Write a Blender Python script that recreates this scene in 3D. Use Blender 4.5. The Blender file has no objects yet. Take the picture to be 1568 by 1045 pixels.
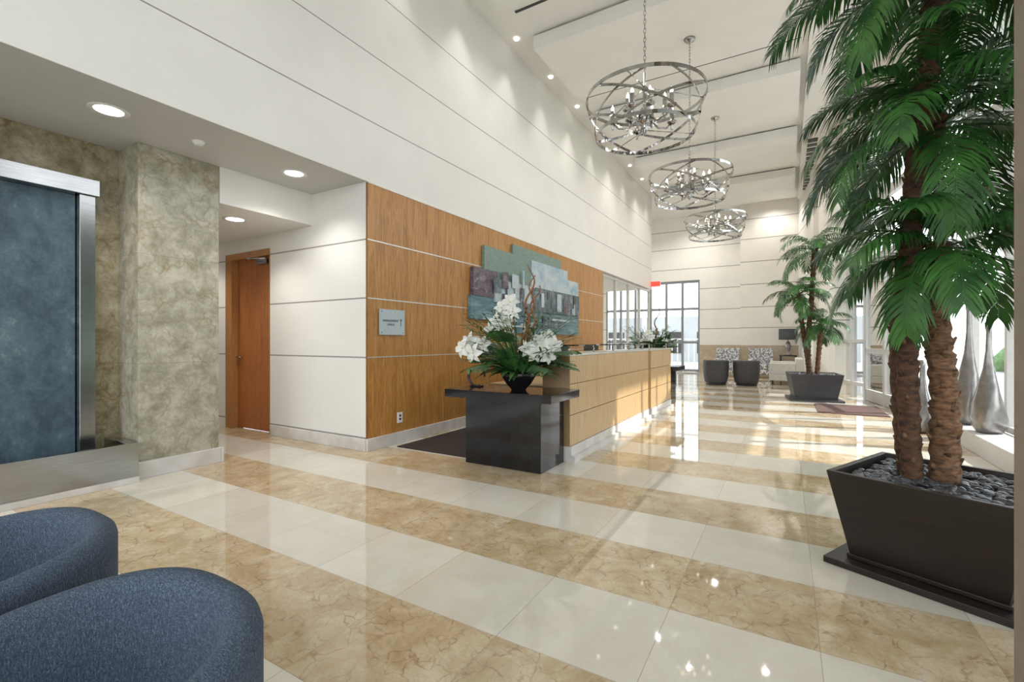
import bpy, bmesh, math, random
from mathutils import Vector, Matrix, noise
R = random.Random(7)
scene = bpy.context.scene
D2R = math.pi/180

# ------------------------------------------------------------------ materials
def new_mat(name):
    m = bpy.data.materials.new(name); m.use_nodes = True
    nt = m.node_tree; b = nt.nodes['Principled BSDF']
    return m, nt, b
def N(nt, t, **kw):
    n = nt.nodes.new(t)
    for k, v in kw.items(): setattr(n, k, v)
    return n
def L(nt, a, b): nt.links.new(a, b)
def math_n(nt, op, a, b=None, c=None):
    n = N(nt, 'ShaderNodeMath', operation=op)
    for i, v in enumerate((a, b, c)):
        if v is None: continue
        if isinstance(v, (int, float)): n.inputs[i].default_value = v
        else: L(nt, v, n.inputs[i])
    return n.outputs[0]
def mix_c(nt, f, a, b, mode='MIX'):
    n = N(nt, 'ShaderNodeMix', data_type='RGBA', blend_type=mode)
    for i, v in ((0, f), (6, a), (7, b)):
        if isinstance(v, (int, float)): n.inputs[i].default_value = v
        elif isinstance(v, tuple): n.inputs[i].default_value = (*v, 1) if len(v) == 3 else v
        else: L(nt, v, n.inputs[i])
    return n.outputs[2]
def ramp(nt, f, stops):
    n = N(nt, 'ShaderNodeValToRGB'); e = n.color_ramp.elements
    while len(e) < len(stops): e.new(0.5)
    for i, (p, c) in enumerate(stops):
        e[i].position = p; e[i].color = (*c, 1) if len(c) == 3 else c
    L(nt, f, n.inputs[0]); return n.outputs[0]
def noise_n(nt, vec, scale, detail=4, rough=.55, dist=0.0):
    n = N(nt, 'ShaderNodeTexNoise')
    n.inputs['Scale'].default_value = scale; n.inputs['Detail'].default_value = detail
    n.inputs['Roughness'].default_value = rough; n.inputs['Distortion'].default_value = dist
    if vec is not None: L(nt, vec, n.inputs['Vector'])
    return n.outputs[0]
def voro_edge(nt, vec, scale):
    n = N(nt, 'ShaderNodeTexVoronoi', feature='DISTANCE_TO_EDGE'); n.inputs['Scale'].default_value = scale
    L(nt, vec, n.inputs['Vector']); return n.outputs['Distance']
def warp(nt, vec, scale, amt):
    n = N(nt, 'ShaderNodeTexNoise'); n.inputs['Scale'].default_value = scale; n.inputs['Detail'].default_value = 5
    L(nt, vec, n.inputs['Vector'])
    s = N(nt, 'ShaderNodeVectorMath', operation='SCALE'); L(nt, n.outputs['Color'], s.inputs[0]); s.inputs['Scale'].default_value = amt
    a = N(nt, 'ShaderNodeVectorMath', operation='ADD'); L(nt, vec, a.inputs[0]); L(nt, s.outputs[0], a.inputs[1])
    return a.outputs[0]
def pos(nt): return N(nt, 'ShaderNodeNewGeometry').outputs['Position']
def scaled(nt, v, s):
    n = N(nt, 'ShaderNodeMapping'); n.inputs['Scale'].default_value = s
    L(nt, v, n.inputs['Vector']); return n.outputs[0]
def bump(nt, b, h, strength=.2, dist=.01):
    n = N(nt, 'ShaderNodeBump'); n.inputs['Strength'].default_value = strength
    n.inputs['Distance'].default_value = dist
    L(nt, h, n.inputs['Height']); L(nt, n.outputs[0], b.inputs['Normal'])
def simple(name, c1, c2=None, rough=.5, metal=0, scale=20, sv=(1, 1, 1), bmp=0, detail=4, lo=.35, hi=.65):
    m, nt, b = new_mat(name)
    c2 = c2 or tuple(x*.9 for x in c1)
    f = noise_n(nt, scaled(nt, pos(nt), sv), scale, detail)
    L(nt, ramp(nt, f, [(lo, c1), (hi, c2)]), b.inputs['Base Color'])
    b.inputs['Roughness'].default_value = rough; b.inputs['Metallic'].default_value = metal
    if bmp: bump(nt, b, f, bmp)
    return m
def emis(name, c, s):
    m, nt, b = new_mat(name)
    b.inputs['Base Color'].default_value = (*c, 1)
    b.inputs['Emission Color'].default_value = (*c, 1); b.inputs['Emission Strength'].default_value = s
    return m
def joints(nt, zs, axis='Z', w=.006):
    sep = N(nt, 'ShaderNodeSeparateXYZ'); L(nt, pos(nt), sep.inputs[0])
    acc = None
    for z in zs:
        d = math_n(nt, 'ABSOLUTE', math_n(nt, 'SUBTRACT', sep.outputs[axis], z))
        c = math_n(nt, 'LESS_THAN', d, w)
        acc = c if acc is None else math_n(nt, 'MAXIMUM', acc, c)
    return acc
def plaster(name, base, zs, w=.006, ys=None):
    m, nt, b = new_mat(name)
    f = noise_n(nt, pos(nt), 2.2, 6, .6)
    f2 = noise_n(nt, pos(nt), 30, 3)
    c = ramp(nt, f, [(.3, base), (.7, tuple(x*.95 for x in base))])
    if zs:
        j = joints(nt, zs, 'Z', w)
        if ys: j = math_n(nt, 'MAXIMUM', j, joints(nt, ys, 'Y', w*.6))
        c = mix_c(nt, math_n(nt, 'MULTIPLY', j, .85), c, (.18, .17, .16))
    L(nt, c, b.inputs['Base Color']); b.inputs['Roughness'].default_value = .6
    bump(nt, b, f2, .08)
    return m
WH = (.79, .775, .735)
M = {}
M['wall'] = plaster('plaster_upper', WH, [3.61, 4.35, 5.08], .006)
M['wall2'] = plaster('plaster_panels', (.74, .725, .69), [.14, 1.02, 1.67, 2.31], .008)
M['wallback'] = plaster('plaster_back', (.80, .775, .71), [1.67, 2.4, 3.2, 4.0, 4.8, 5.5], .012)
M['plain'] = plaster('plaster_plain', (.78, .765, .72), None)
M['ceil'] = plaster('ceiling_paint', (.84, .83, .80), None)
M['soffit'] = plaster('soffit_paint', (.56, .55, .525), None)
M['base'] = simple('marble_base', (.65, .625, .60), (.53, .50, .46), .25, 0, 5, detail=8)

def wood(name, a, b_, c_, rough=.35, vert=True, s=1.0, seamsY=None):
    m, nt, b = new_mat(name)
    sv = (9*s, 9*s, .8*s) if vert else (.6*s, .6*s, 9*s)
    f = noise_n(nt, scaled(nt, pos(nt), sv), 1.8, 10, .72, 1.6)
    g = noise_n(nt, scaled(nt, pos(nt), (sv[0]*8, sv[1]*8, sv[2]*4)), 3, 3, .6)
    c = ramp(nt, f, [(.3, a), (.5, b_), (.68, c_)])
    c = mix_c(nt, math_n(nt, 'MULTIPLY', ramp(nt, g, [(.4, (0, 0, 0)), (.7, (1, 1, 1))]), .5), c, tuple(x*.6 for x in a))
    if seamsY:
        sep = N(nt, 'ShaderNodeSeparateXYZ'); L(nt, pos(nt), sep.inputs[0])
        fr = math_n(nt, 'FRACT', math_n(nt, 'DIVIDE', math_n(nt, 'SUBTRACT', sep.outputs['Y'], seamsY[0]), seamsY[1]))
        ln = math_n(nt, 'LESS_THAN', fr, .006)
        c = mix_c(nt, math_n(nt, 'MULTIPLY', ln, .6), c, tuple(x*.3 for x in a))
    L(nt, c, b.inputs['Base Color']); b.inputs['Roughness'].default_value = rough
    return m
M['wood'] = wood('veneer_wall', (.27, .105, .022), (.47, .225, .058), (.60, .32, .10), .32, seamsY=(3.55, 1.2))
M['deskwood'] = wood('veneer_desk', (.43, .265, .115), (.56, .38, .19), (.63, .45, .25), .3, seamsY=(4.25, .76))
M['doorwood'] = wood('door_wood', (.28, .085, .018), (.40, .135, .035), (.46, .17, .045), .35)
M['framewood'] = wood('frame_wood', (.34, .14, .04), (.42, .19, .06), (.48, .235, .08), .35)
M['potwood'] = wood('planter_wood', (.010, .006, .005), (.018, .011, .008), (.028, .018, .013), .42, vert=False)
M['potgrey'] = wood('planter_grey', (.03, .03, .035), (.045, .045, .05), (.06, .06, .065), .45, vert=False)

def floor_mat():
    m, nt, b = new_mat('marble_floor')
    sep = N(nt, 'ShaderNodeSeparateXYZ'); L(nt, pos(nt), sep.inputs[0])
    T = .556
    ty = math_n(nt, 'DIVIDE', math_n(nt, 'SUBTRACT', sep.outputs['Y'], 1.592), T)
    tx = math_n(nt, 'DIVIDE', math_n(nt, 'SUBTRACT', sep.outputs['X'], -.455), T*1.015)
    half = math_n(nt, 'FRACT', math_n(nt, 'DIVIDE', ty, 2))
    band = math_n(nt, 'GREATER_THAN', half, .5)      # 1 = beige
    cell = N(nt, 'ShaderNodeCombineXYZ')
    L(nt, math_n(nt, 'FLOOR', tx), cell.inputs[0]); L(nt, math_n(nt, 'FLOOR', ty), cell.inputs[1])
    wn = N(nt, 'ShaderNodeTexWhiteNoise'); L(nt, cell.outputs[0], wn.inputs['Vector'])
    off = N(nt, 'ShaderNodeVectorMath', operation='SCALE'); L(nt, wn.outputs['Color'], off.inputs[0]); off.inputs['Scale'].default_value = 20
    add = N(nt, 'ShaderNodeVectorMath', operation='ADD'); L(nt, pos(nt), add.inputs[0]); L(nt, off.outputs[0], add.inputs[1])
    p = add.outputs[0]
    n1 = noise_n(nt, p, 4.5, 9, .68, .5)
    n2 = noise_n(nt, p, 11, 8, .7, .6)
    wp = warp(nt, p, 5, .25)
    e1 = voro_edge(nt, wp, 9); e2 = voro_edge(nt, warp(nt, p, 9, .18), 22)
    beige = ramp(nt, n1, [(.30, (.40, .295, .165)), (.45, (.50, .385, .235)), (.58, (.58, .475, .32)), (.72, (.64, .56, .42))])
    vm = ramp(nt, e1, [(.0, (1, 1, 1)), (.05, (0, 0, 0))])
    vm2 = ramp(nt, e2, [(.0, (1, 1, 1)), (.05, (0, 0, 0))])
    mask = ramp(nt, n2, [(.42, (0, 0, 0)), (.6, (1, 1, 1))])
    beige = mix_c(nt, math_n(nt, 'MULTIPLY', math_n(nt, 'MULTIPLY', vm, mask), .75), beige, (.24, .13, .06))
    beige = mix_c(nt, math_n(nt, 'MULTIPLY', vm2, .26), beige, (.27, .175, .09))
    spots = ramp(nt, n2, [(.62, (0, 0, 0)), (.68, (1, 1, 1))])
    beige = mix_c(nt, math_n(nt, 'MULTIPLY', spots, .5), beige, (.31, .25, .19))
    cream = ramp(nt, n1, [(.3, (.62, .575, .475)), (.6, (.675, .645, .565))])
    cream = mix_c(nt, math_n(nt, 'MULTIPLY', vm, .08), cream, (.5, .38, .22))
    c = mix_c(nt, band, cream, beige)
    tone = math_n(nt, 'ADD', math_n(nt, 'MULTIPLY', wn.outputs['Value'], .11), .92)
    tc = N(nt, 'ShaderNodeCombineColor')
    for i in range(3): L(nt, tone, tc.inputs[i])
    c = mix_c(nt, 1.0, c, tc.outputs[0], 'MULTIPLY')
    fy = math_n(nt, 'FRACT', ty); fx = math_n(nt, 'FRACT', tx)
    ln = math_n(nt, 'MAXIMUM', math_n(nt, 'LESS_THAN', fy, .006), math_n(nt, 'LESS_THAN', fx, .006))
    c = mix_c(nt, math_n(nt, 'MULTIPLY', ln, .55), c, (.25, .2, .14))
    L(nt, c, b.inputs['Base Color'])
    b.inputs['Roughness'].default_value = .04
    b.inputs['IOR'].default_value = 1.6
    return m
M['floor'] = floor_mat()

def marble(name, stops, sc=2.2, rough=.2, vc=(.2, .16, .1), tile=None, va=.5):
    m, nt, b = new_mat(name)
    p = pos(nt)
    f = noise_n(nt, p, sc, 12, .74, .3)
    c = ramp(nt, f, stops)
    e = voro_edge(nt, warp(nt, p, 4, .35), 5)
    e2 = voro_edge(nt, warp(nt, p, 8, .2), 13)
    mk = ramp(nt, noise_n(nt, p, 5, 6), [(.42, (0, 0, 0)), (.6, (1, 1, 1))])
    c = mix_c(nt, math_n(nt, 'MULTIPLY', math_n(nt, 'MULTIPLY', ramp(nt, e, [(0, (1, 1, 1)), (.06, (0, 0, 0))]), mk), va), c, vc)
    c = mix_c(nt, math_n(nt, 'MULTIPLY', ramp(nt, e2, [(0, (1, 1, 1)), (.05, (0, 0, 0))]), va*.4), c, vc)
    if tile:
        j = joints(nt, tile, 'Z', .003)
        c = mix_c(nt, math_n(nt, 'MULTIPLY', j, .5), c, (.2, .18, .14))
    L(nt, c, b.inputs['Base Color']); b.inputs['Roughness'].default_value = rough
    return m
M['pillar'] = marble('pillar_marble', [(.30, (.17, .17, .115)), (.43, (.29, .28, .205)), (.55, (.41, .39, .305)), (.68, (.51, .49, .41))], 6.5, .2, (.24, .16, .07), [1.0, 1.97], .65)
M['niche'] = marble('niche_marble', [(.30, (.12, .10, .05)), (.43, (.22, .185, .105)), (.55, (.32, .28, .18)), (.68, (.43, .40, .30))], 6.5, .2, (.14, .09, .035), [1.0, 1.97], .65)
M['wain'] = marble('wainscot_marble', [(.3, (.33, .25, .16)), (.6, (.47, .38, .26))], 3, .25)
def water_mat():
    m, nt, b = new_mat('water_wall_slate')
    f = noise_n(nt, scaled(nt, pos(nt), (1, 1, .8)), 4.0, 14, .80, .15)
    g = noise_n(nt, scaled(nt, pos(nt), (1, 70, 1)), 1.5, 4)
    c = ramp(nt, f, [(.30, (.010, .028, .045)), (.45, (.035, .072, .100)), (.57, (.075, .130, .162)), (.69, (.21, .29, .32))])
    L(nt, mix_c(nt, math_n(nt, 'MULTIPLY', g, .3), c, (.014, .035, .06)), b.inputs['Base Color'])
    b.inputs['Roughness'].default_value = .16
    bump(nt, b, f, .6, .03)
    return m
M['water'] = water_mat()
M['steel'] = simple('brushed_steel', (.48, .48, .48), (.40, .40, .40), .18, 1, 6, (1, 1, 30))
M['chrome'] = simple('polished_nickel', (.50, .49, .47), (.34, .33, .32), .1, 1, 8)
def granite():
    m, nt, b = new_mat('black_granite')
    ck = N(nt, 'ShaderNodeTexChecker'); ck.inputs['Scale'].default_value = 9.0
    L(nt, pos(nt), ck.inputs['Vector'])
    f = noise_n(nt, pos(nt), 60, 3)
    c = ramp(nt, f, [(.4, (.005, .005, .006)), (.7, (.012, .012, .014))])
    L(nt, mix_c(nt, math_n(nt, 'MULTIPLY', ck.outputs['Fac'], .25), c, (.022, .022, .024)), b.inputs['Base Color'])
    b.inputs['Roughness'].default_value = .09; return m
M['granite'] = granite()
M['blackgloss'] = simple('black_lacquer', (.007, .007, .008), (.012, .012, .013), .08, 0, 6)
M['black'] = simple('black_plastic', (.02, .02, .02), (.03, .03, .03), .4)
M['carpet'] = simple('carpet', (.040, .025, .020), (.022, .014, .012), .95, 0, 90, bmp=.4)
M['winframe'] = simple('window_frame_paint', (.62, .62, .605), (.58, .58, .565), .4)
M['greyframe'] = simple('grey_aluminium', (.28, .29, .30), (.24, .25, .26), .4, .4)
M['silver'] = simple('silver_trim', (.70, .68, .63), (.63, .61, .56), .3, .6)
M['vase'] = simple('pewter_vase', (.33, .32, .31), (.23, .22, .21), .32, .75, 9)
M['lampglow'] = emis('lamp_glow', (1, .95, .88), 3)
M['bulb'] = emis('bulb_glow', (1, .93, .82), 4)
M['red'] = emis('exit_red', (.9, .05, .03), .8)
M['gravel'] = simple('river_stone', (.028, .03, .035), (.095, .10, .115), .32, 0, 14)
M['bark'] = simple('palm_bark', (.12, .055, .026), (.032, .017, .010), .85, 0, 18, (1, 1, 2.5), .8, 8)
M['trunk2'] = simple('palm_bark_light', (.25, .135, .068), (.075, .038, .017), .85, 0, 26, (1, 1, 2.5), .8, 8)
M['leaf'] = simple('palm_leaf', (.014, .068, .014), (.058, .180, .034), .38, 0, 7, detail=3)
M['leaf2'] = simple('arrangement_leaf', (.016, .066, .017), (.06, .16, .035), .4, 0, 10)
M['petal'] = simple('white_petal', (.74, .74, .71), (.66, .68, .61), .5, 0, 12)
M['pollen'] = simple('flower_centre', (.65, .6, .2), (.5, .5, .15), .6)
M['branch'] = simple('curly_branch', (.30, .13, .055), (.14, .055, .025), .6, 0, 30)
M['grey_fabric'] = simple('grey_leather', (.06, .06, .064), (.04, .04, .044), .55)
M['cream_fabric'] = simple('cream_fabric', (.66, .65, .62), (.57, .56, .53), .85)
M['pattern'] = simple('patterned_fabric', (.70, .69, .67), (.20, .21, .24), .85, 0, 20, lo=.48, hi=.52, detail=1)
M['shade'] = simple('dark_shade', (.06, .06, .065), (.045, .045, .05), .8)
M['ext'] = simple('paving', (.34, .335, .32), (.29, .285, .27), .85, 0, 1)
M['extbld'] = simple('exterior_render', (.40, .41, .41), (.34, .36, .36), .8, 0, .5)
M['extglass'] = simple('exterior_windows', (.16, .2, .22), (.12, .15, .17), .2, 0, .5)
M['hedge'] = simple('hedge_leaves', (.07, .15, .045), (.14, .24, .09), .8, 0, 8, bmp=.6)
M['white'] = simple('white_plastic', (.78, .78, .76), (.74, .74, .72), .4)
M['sign'] = simple('sign_glass', (.46, .53, .56), (.43, .50, .53), .3)
M['text'] = simple('sign_text', (.12, .13, .15), (.10, .11, .13), .5)
M['colstone'] = simple('column_stone', (.28, .23, .185), (.23, .19, .15), .6, 0, 6, detail=8)
M['mat'] = simple('entry_mat', (.12, .07, .06), (.09, .05, .042), .95, 0, 60)
def fabric():
    m, nt, b = new_mat('blue_tweed')
    p = pos(nt)
    a = noise_n(nt, scaled(nt, p, (420, 420, 90)), 1, 3, .8)
    a2 = noise_n(nt, scaled(nt, p, (90, 420, 420)), 1, 3, .8)
    f = math_n(nt, 'MULTIPLY', math_n(nt, 'ADD', a, a2), .5)
    L(nt, ramp(nt, f, [(.38, (.017, .026, .043)), (.5, (.046, .066, .100)), (.62, (.125, .165, .22))]), b.inputs['Base Color'])
    b.inputs['Roughness'].default_value = .95
    bump(nt, b, f, .5, .003)
    return m
M['tweed'] = fabric()
def glass():
    m = bpy.data.materials.new('clear_glass'); m.use_nodes = True; nt = m.node_tree
    nt.nodes.clear()
    o = N(nt, 'ShaderNodeOutputMaterial'); t = N(nt, 'ShaderNodeBsdfTransparent'); g = N(nt, 'ShaderNodeBsdfGlossy')
    t.inputs[0].default_value = (.95, .96, .96, 1); g.inputs['Roughness'].default_value = .02
    lw = N(nt, 'ShaderNodeFresnel'); lw.inputs[0].default_value = 1.18
    mx = N(nt, 'ShaderNodeMixShader'); L(nt, lw.outputs[0], mx.inputs[0]); L(nt, t.outputs[0], mx.inputs[1]); L(nt, g.outputs[0], mx.inputs[2])
    L(nt, mx.outputs[0], o.inputs[0]); return m
M['glass'] = glass()

# ------------------------------------------------------------------ mesh builder
class MB:
    def __init__(s, name):
        s.name = name; s.v = []; s.f = []; s.m = []; s.sm = []; s.mats = []; s.M = Matrix.Identity(4)
    def mi(s, k):
        if k not in s.mats: s.mats.append(k)
        return s.mats.index(k)
    def add(s, vs, fs, k, smooth=False):
        o = len(s.v); i = s.mi(k)
        s.v += [s.M @ Vector(p) for p in vs]
        for f in fs: s.f.append([a+o for a in f]); s.m.append(i); s.sm.append(smooth)
    def box(s, x0, x1, y0, y1, z0, z1, k):
        s.add([(x0,y0,z0),(x1,y0,z0),(x1,y1,z0),(x0,y1,z0),(x0,y0,z1),(x1,y0,z1),(x1,y1,z1),(x0,y1,z1)],
              [(0,3,2,1),(4,5,6,7),(0,1,5,4),(1,2,6,5),(2,3,7,6),(3,0,4,7)], k)
    def frustum(s, cx, cy, z0, z1, w0, w1, k, d0=None, d1=None):
        d0 = w0 if d0 is None else d0; d1 = w1 if d1 is None else d1
        a, b = w0/2, w1/2; c, d = d0/2, d1/2
        s.add([(cx-a,cy-c,z0),(cx+a,cy-c,z0),(cx+a,cy+c,z0),(cx-a,cy+c,z0),(cx-b,cy-d,z1),(cx+b,cy-d,z1),(cx+b,cy+d,z1),(cx-b,cy+d,z1)],
              [(0,3,2,1),(4,5,6,7),(0,1,5,4),(1,2,6,5),(2,3,7,6),(3,0,4,7)], k)
    def lathe(s, prof, c, k, seg=32, smooth=True):
        vs = []; fs = []; n = len(prof)
        for i in range(seg):
            a = 2*math.pi*i/seg
            for r, z in prof: vs.append((c[0]+r*math.cos(a), c[1]+r*math.sin(a), c[2]+z))
        for i in range(seg):
            j = (i+1) % seg
            for q in range(n-1): fs.append((i*n+q, j*n+q, j*n+q+1, i*n+q+1))
        s.add(vs, fs, k, smooth)
    def tube(s, pts, rad, k, seg=8, smooth=True, cap=True):
        pts = [Vector(p) for p in pts]; n = len(pts)
        if isinstance(rad, (int, float)): rad = [rad]*n
        vs = []; fs = []
        t0 = (pts[1]-pts[0]).normalized()
        u = t0.orthogonal().normalized()
        for i in range(n):
            t = (pts[min(i+1, n-1)]-pts[max(i-1, 0)]).normalized()
            u = (u-t*u.dot(t)).normalized(); w = t.cross(u)
            for q in range(seg):
                a = 2*math.pi*q/seg
                vs.append(pts[i]+(u*math.cos(a)+w*math.sin(a))*rad[i])
        for i in range(n-1):
            for q in range(seg):
                r = (q+1) % seg
                fs.append((i*seg+q, i*seg+r, (i+1)*seg+r, (i+1)*seg+q))
        if cap:
            fs.append(list(range(seg))[::-1]); fs.append([(n-1)*seg+q for q in range(seg)])
        s.add(vs, fs, k, smooth)
    def ribbon(s, pts, normals, wdirs, w, t, k, closed=False):
        vs = []; fs = []; n = len(pts)
        for p, nn, wd in zip(pts, normals, wdirs):
            p = Vector(p); nn = Vector(nn).normalized(); wd = Vector(wd).normalized()
            vs += [p+wd*w/2+nn*t/2, p-wd*w/2+nn*t/2, p-wd*w/2-nn*t/2, p+wd*w/2-nn*t/2]
        for i in range(n if closed else n-1):
            j = (i+1) % n
            for q in range(4):
                r = (q+1) % 4
                fs.append((i*4+q, i*4+r, j*4+r, j*4+q))
        s.add(vs, fs, k, False)
    def obj(s, parent=None, bevel=0, subsurf=0, fixn=True):
        me = bpy.data.meshes.new(s.name)
        me.from_pydata([tuple(v) for v in s.v], [], s.f)
        for k in s.mats: me.materials.append(M[k])
        me.polygons.foreach_set('material_index', s.m)
        me.polygons.foreach_set('use_smooth', s.sm)
        me.update()
        if fixn:
            bm = bmesh.new(); bm.from_mesh(me); bmesh.ops.recalc_face_normals(bm, faces=bm.faces); bm.to_mesh(me); bm.free()
        o = bpy.data.objects.new(s.name, me); scene.collection.objects.link(o)
        if bevel:
            md = o.modifiers.new('bevel', 'BEVEL'); md.width = bevel; md.segments = 2; md.limit_method = 'ANGLE'
        if parent: o.parent = parent
        return o
def empty(name, loc=(0, 0, 0)):
    e = bpy.data.objects.new(name, None); e.location = loc; scene.collection.objects.link(e); e.empty_display_size = .1
    return e
def light(name, kind, loc, energy, color=(1, .96, .91), parent=None, **kw):
    l = bpy.data.lights.new(name, kind); l.energy = energy; l.color = color
    for k, v in kw.items(): setattr(l, k, v)
    o = bpy.data.objects.new(name, l); o.location = loc; scene.collection.objects.link(o)
    if parent: o.parent = parent
    return o

# ------------------------------------------------------------------ room shell
XW = -3.93; SOF = 2.94; LOW = 2.575; CEIL = 6.05
f = MB('floor'); f.box(-9.5, 2.6, -4.2, 19.4, -.12, 0, 'floor'); f.obj()
w = MB('wall_left')
w.box(XW-.2, XW, -4, 15.9, SOF, CEIL, 'wall')
w.obj()
w = MB('wall_reception')
w.box(XW-.2, XW-.02, 3.73, 11.1, 0, SOF, 'plain')
w.box(XW-.0195, XW, 3.552, 11.1, .13, SOF-.01, 'wood')
for z in (1.02, 1.67, 2.31): w.box(XW-.01, XW+.004, 3.555, 11.1, z-.006, z+.006, 'silver')
w.box(XW-.01, XW+.006, 3.555, 11.1, SOF-.012, SOF-.001, 'silver')
w.obj()
w = MB('baseboard_reception'); w.box(XW+.001, XW+.03, 3.53, 11.1, 0, .135, 'base'); w.box(-5.66, XW+.0005, 3.52, 3.549, 0, .134, 'base'); w.obj(bevel=.004)
DX0, DX1, DZ = -6.72, -5.70, 2.39
w = MB('wall_corridor')
w.box(DX1, XW-.021, 3.55, 3.72, 0, SOF, 'wall2')
w.box(-9.3, DX0, 3.55, 3.72, 0, SOF, 'wall2')
w.box(DX0, DX1, 3.55, 3.72, DZ, SOF, 'wall2')
w.obj()
w = MB('wall_corridor_end'); w.box(-9.4, -9.3, -4, 3.8, 0, SOF, 'plain'); w.obj()
d = MB('door_1')
fw = .085
d.box(DX0+.002, DX0+fw+.07, 3.535, 3.70, 0, DZ-fw-.001, 'framewood'); d.box(DX1-.04, DX1-.002, 3.56, 3.70, 0, DZ-fw-.001, 'framewood')
d.box(DX0+.002, DX1-.002, 3.535, 3.70, DZ-fw, DZ-.002, 'framewood')
d.box(DX0+fw+.072, DX1-.042, 3.62, 3.67, .01, DZ-fw-.002, 'doorwood')
hx = DX0+fw+.14
d.tube([(hx, 3.62, .98), (hx, 3.56, .98)], .012, 'steel'); d.tube([(hx, 3.565, .98), (hx+.12, 3.56, .98)], .010, 'steel')
d.lathe([(0, -.01), (.035, -.01), (.035, .01), (0, .01)], (hx, 3.60, .98), 'steel', 16)
d.box(DX1-.32, DX1-.08, 3.55, 3.62, DZ-fw-.10, DZ-fw-.04, 'steel')
d.tube([(DX1-.12, 3.57, DZ-fw-.03), (DX1-.35, 3.45, DZ-fw-.03), (DX1-.55, 3.56, DZ-fw-.03)], .01, 'steel', 6)
d.obj()
c = MB('ceiling_soffit')
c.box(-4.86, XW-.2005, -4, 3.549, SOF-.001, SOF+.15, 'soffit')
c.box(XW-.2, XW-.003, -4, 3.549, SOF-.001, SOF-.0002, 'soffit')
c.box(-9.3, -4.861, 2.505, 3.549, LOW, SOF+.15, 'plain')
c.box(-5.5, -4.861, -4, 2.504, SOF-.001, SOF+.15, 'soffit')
c.obj()
w = MB('pillar_marble'); w.box(-5.6, -4.87, 1.83, 2.50, 0.0, SOF-.002, 'pillar'); w.obj(bevel=.003)
w = MB('baseboard_pillar'); w.box(-4.869, -4.83, 1.80, 2.501, 0, .145, 'base'); w.box(-5.6, -4.83, 2.502, 2.53, 0, .145, 'base'); w.obj(bevel=.004)
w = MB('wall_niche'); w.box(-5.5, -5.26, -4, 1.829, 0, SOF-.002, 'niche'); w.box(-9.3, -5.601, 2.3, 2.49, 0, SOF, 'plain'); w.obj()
# water feature
wf = MB('water_feature')
y0, y1 = -1.2, 1.60
wf.box(-5.255, -5.20, y0, y1-.09, .252, 2.44, 'water')
wf.box(-5.255, -5.12, y1-.085, y1+.02, .252, 2.439, 'steel'); wf.box(-5.255, -5.12, y0-.02, y0-.001, .252, 2.439, 'steel')
wf.box(-5.255, -5.09, y0-.04, y1+.04, 2.44, 2.575, 'steel')
wf.box(-4.79, -4.75, -2.2, 1.79, .05, .335, 'steel'); wf.box(-5.255, -4.791, -2.2, 1.719, .05, .25, 'black')
wf.box(-5.255, -4.791, 1.72, 1.79, .05, .335, 'steel')
wf.box(-4.80, -4.735, -2.2, 1.79, .0, .049, 'base')
wf.obj(bevel=.003)
# main ceiling
c = MB('ceiling'); c.box(-9.4, 2.6, -4.2, 19.4, CEIL, CEIL+.15, 'ceil')
for a, b in ((-3.2, -.9), (.3, 2.4), (3.6, 5.5), (6.5, 8.3), (9.3, 11.2), (12.2, 14.1), (15.1, 17.4)):
    c.box(-3.45, .2, a, b, CEIL-.24, CEIL-.03, 'ceil')
    c.box(-3.40, .15, a+.05, b-.05, CEIL-.03, CEIL-.001, 'black')
    c.box(-3.45, .2, b+.40, b+.45, CEIL-.004, CEIL-.001, 'black')
c.box(.3, .8, -4, 18.2, CEIL-.12, CEIL-.001, 'ceil')
c.obj()
g = MB('vent_grille')
for i in range(7):
    yy = 12.9+i*.62
    g.box(.42, .62, yy, yy+.5, CEIL-.135, CEIL-.121, 'black'); g.box(.415, .625, yy+.22, yy+.27, CEIL-.14, CEIL-.121, 'white')
g.obj()
# back walls
w = MB('wall_back')
w.box(-9.4, -6.6, 19, 19.3, 0, CEIL, 'wallback'); w.box(-2.88, -1.43, 19, 19.3, 0, CEIL, 'wallback')
w.box(-6.6, -2.88, 19, 19.3, 3.55, CEIL, 'wallback')
w.box(-1.429, .95, 18.4, 19.3, 0, CEIL, 'wallback')
w.box(-1.43, .45, 18.36, 18.399, 0, 1.05, 'wain'); w.box(-2.88, -1.431, 18.96, 18.999, 0, 1.05, 'wain')
w.obj()
w = MB('wall_back_left')
w.box(-9.2, XW-.2, 10.95, 11.099, 0, SOF, 'plain')
w.box(-9.4, -9.2, 10.95, 19, 3.6, CEIL, 'plain')
w.box(-9.2, XW-.2, 11.1, 15.9, SOF+.001, SOF+.2, 'plain'); w.obj()

def frame_seg(mb, p, q, z0, z1, nd, trans, k, fw=.06, depth=.1, heavy=None, glassk='glass'):
    p = Vector((*p, 0)); q = Vector((*q, 0)); dv = q-p; ln = dv.length
    ang = math.atan2(dv.y, dv.x)
    mb.M = Matrix.Translation(p) @ Matrix.Rotation(ang, 4, 'Z')
    for i in range(nd+1):
        x = ln*i/nd
        mb.box(x-fw/2, x+fw/2, -depth/2, depth/2, z0, z1, k)
    for z in trans:
        h = fw*(2.2 if heavy and z in heavy else 1)
        mb.box(0, ln, -depth/2+.005, depth/2-.005, z-h/2, z+h/2, k)
    mb.add([(0, 0, z0), (ln, 0, z0), (ln, 0, z1), (0, 0, z1)], [(0, 1, 2, 3)], glassk)
    mb.M = Matrix.Identity(4)
P = [(2.12, -3.9), (2.12, 8.4), (1.72, 9.8), (1.40, 11.8), (1.07, 13.0), (.46, 18.4)]
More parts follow.
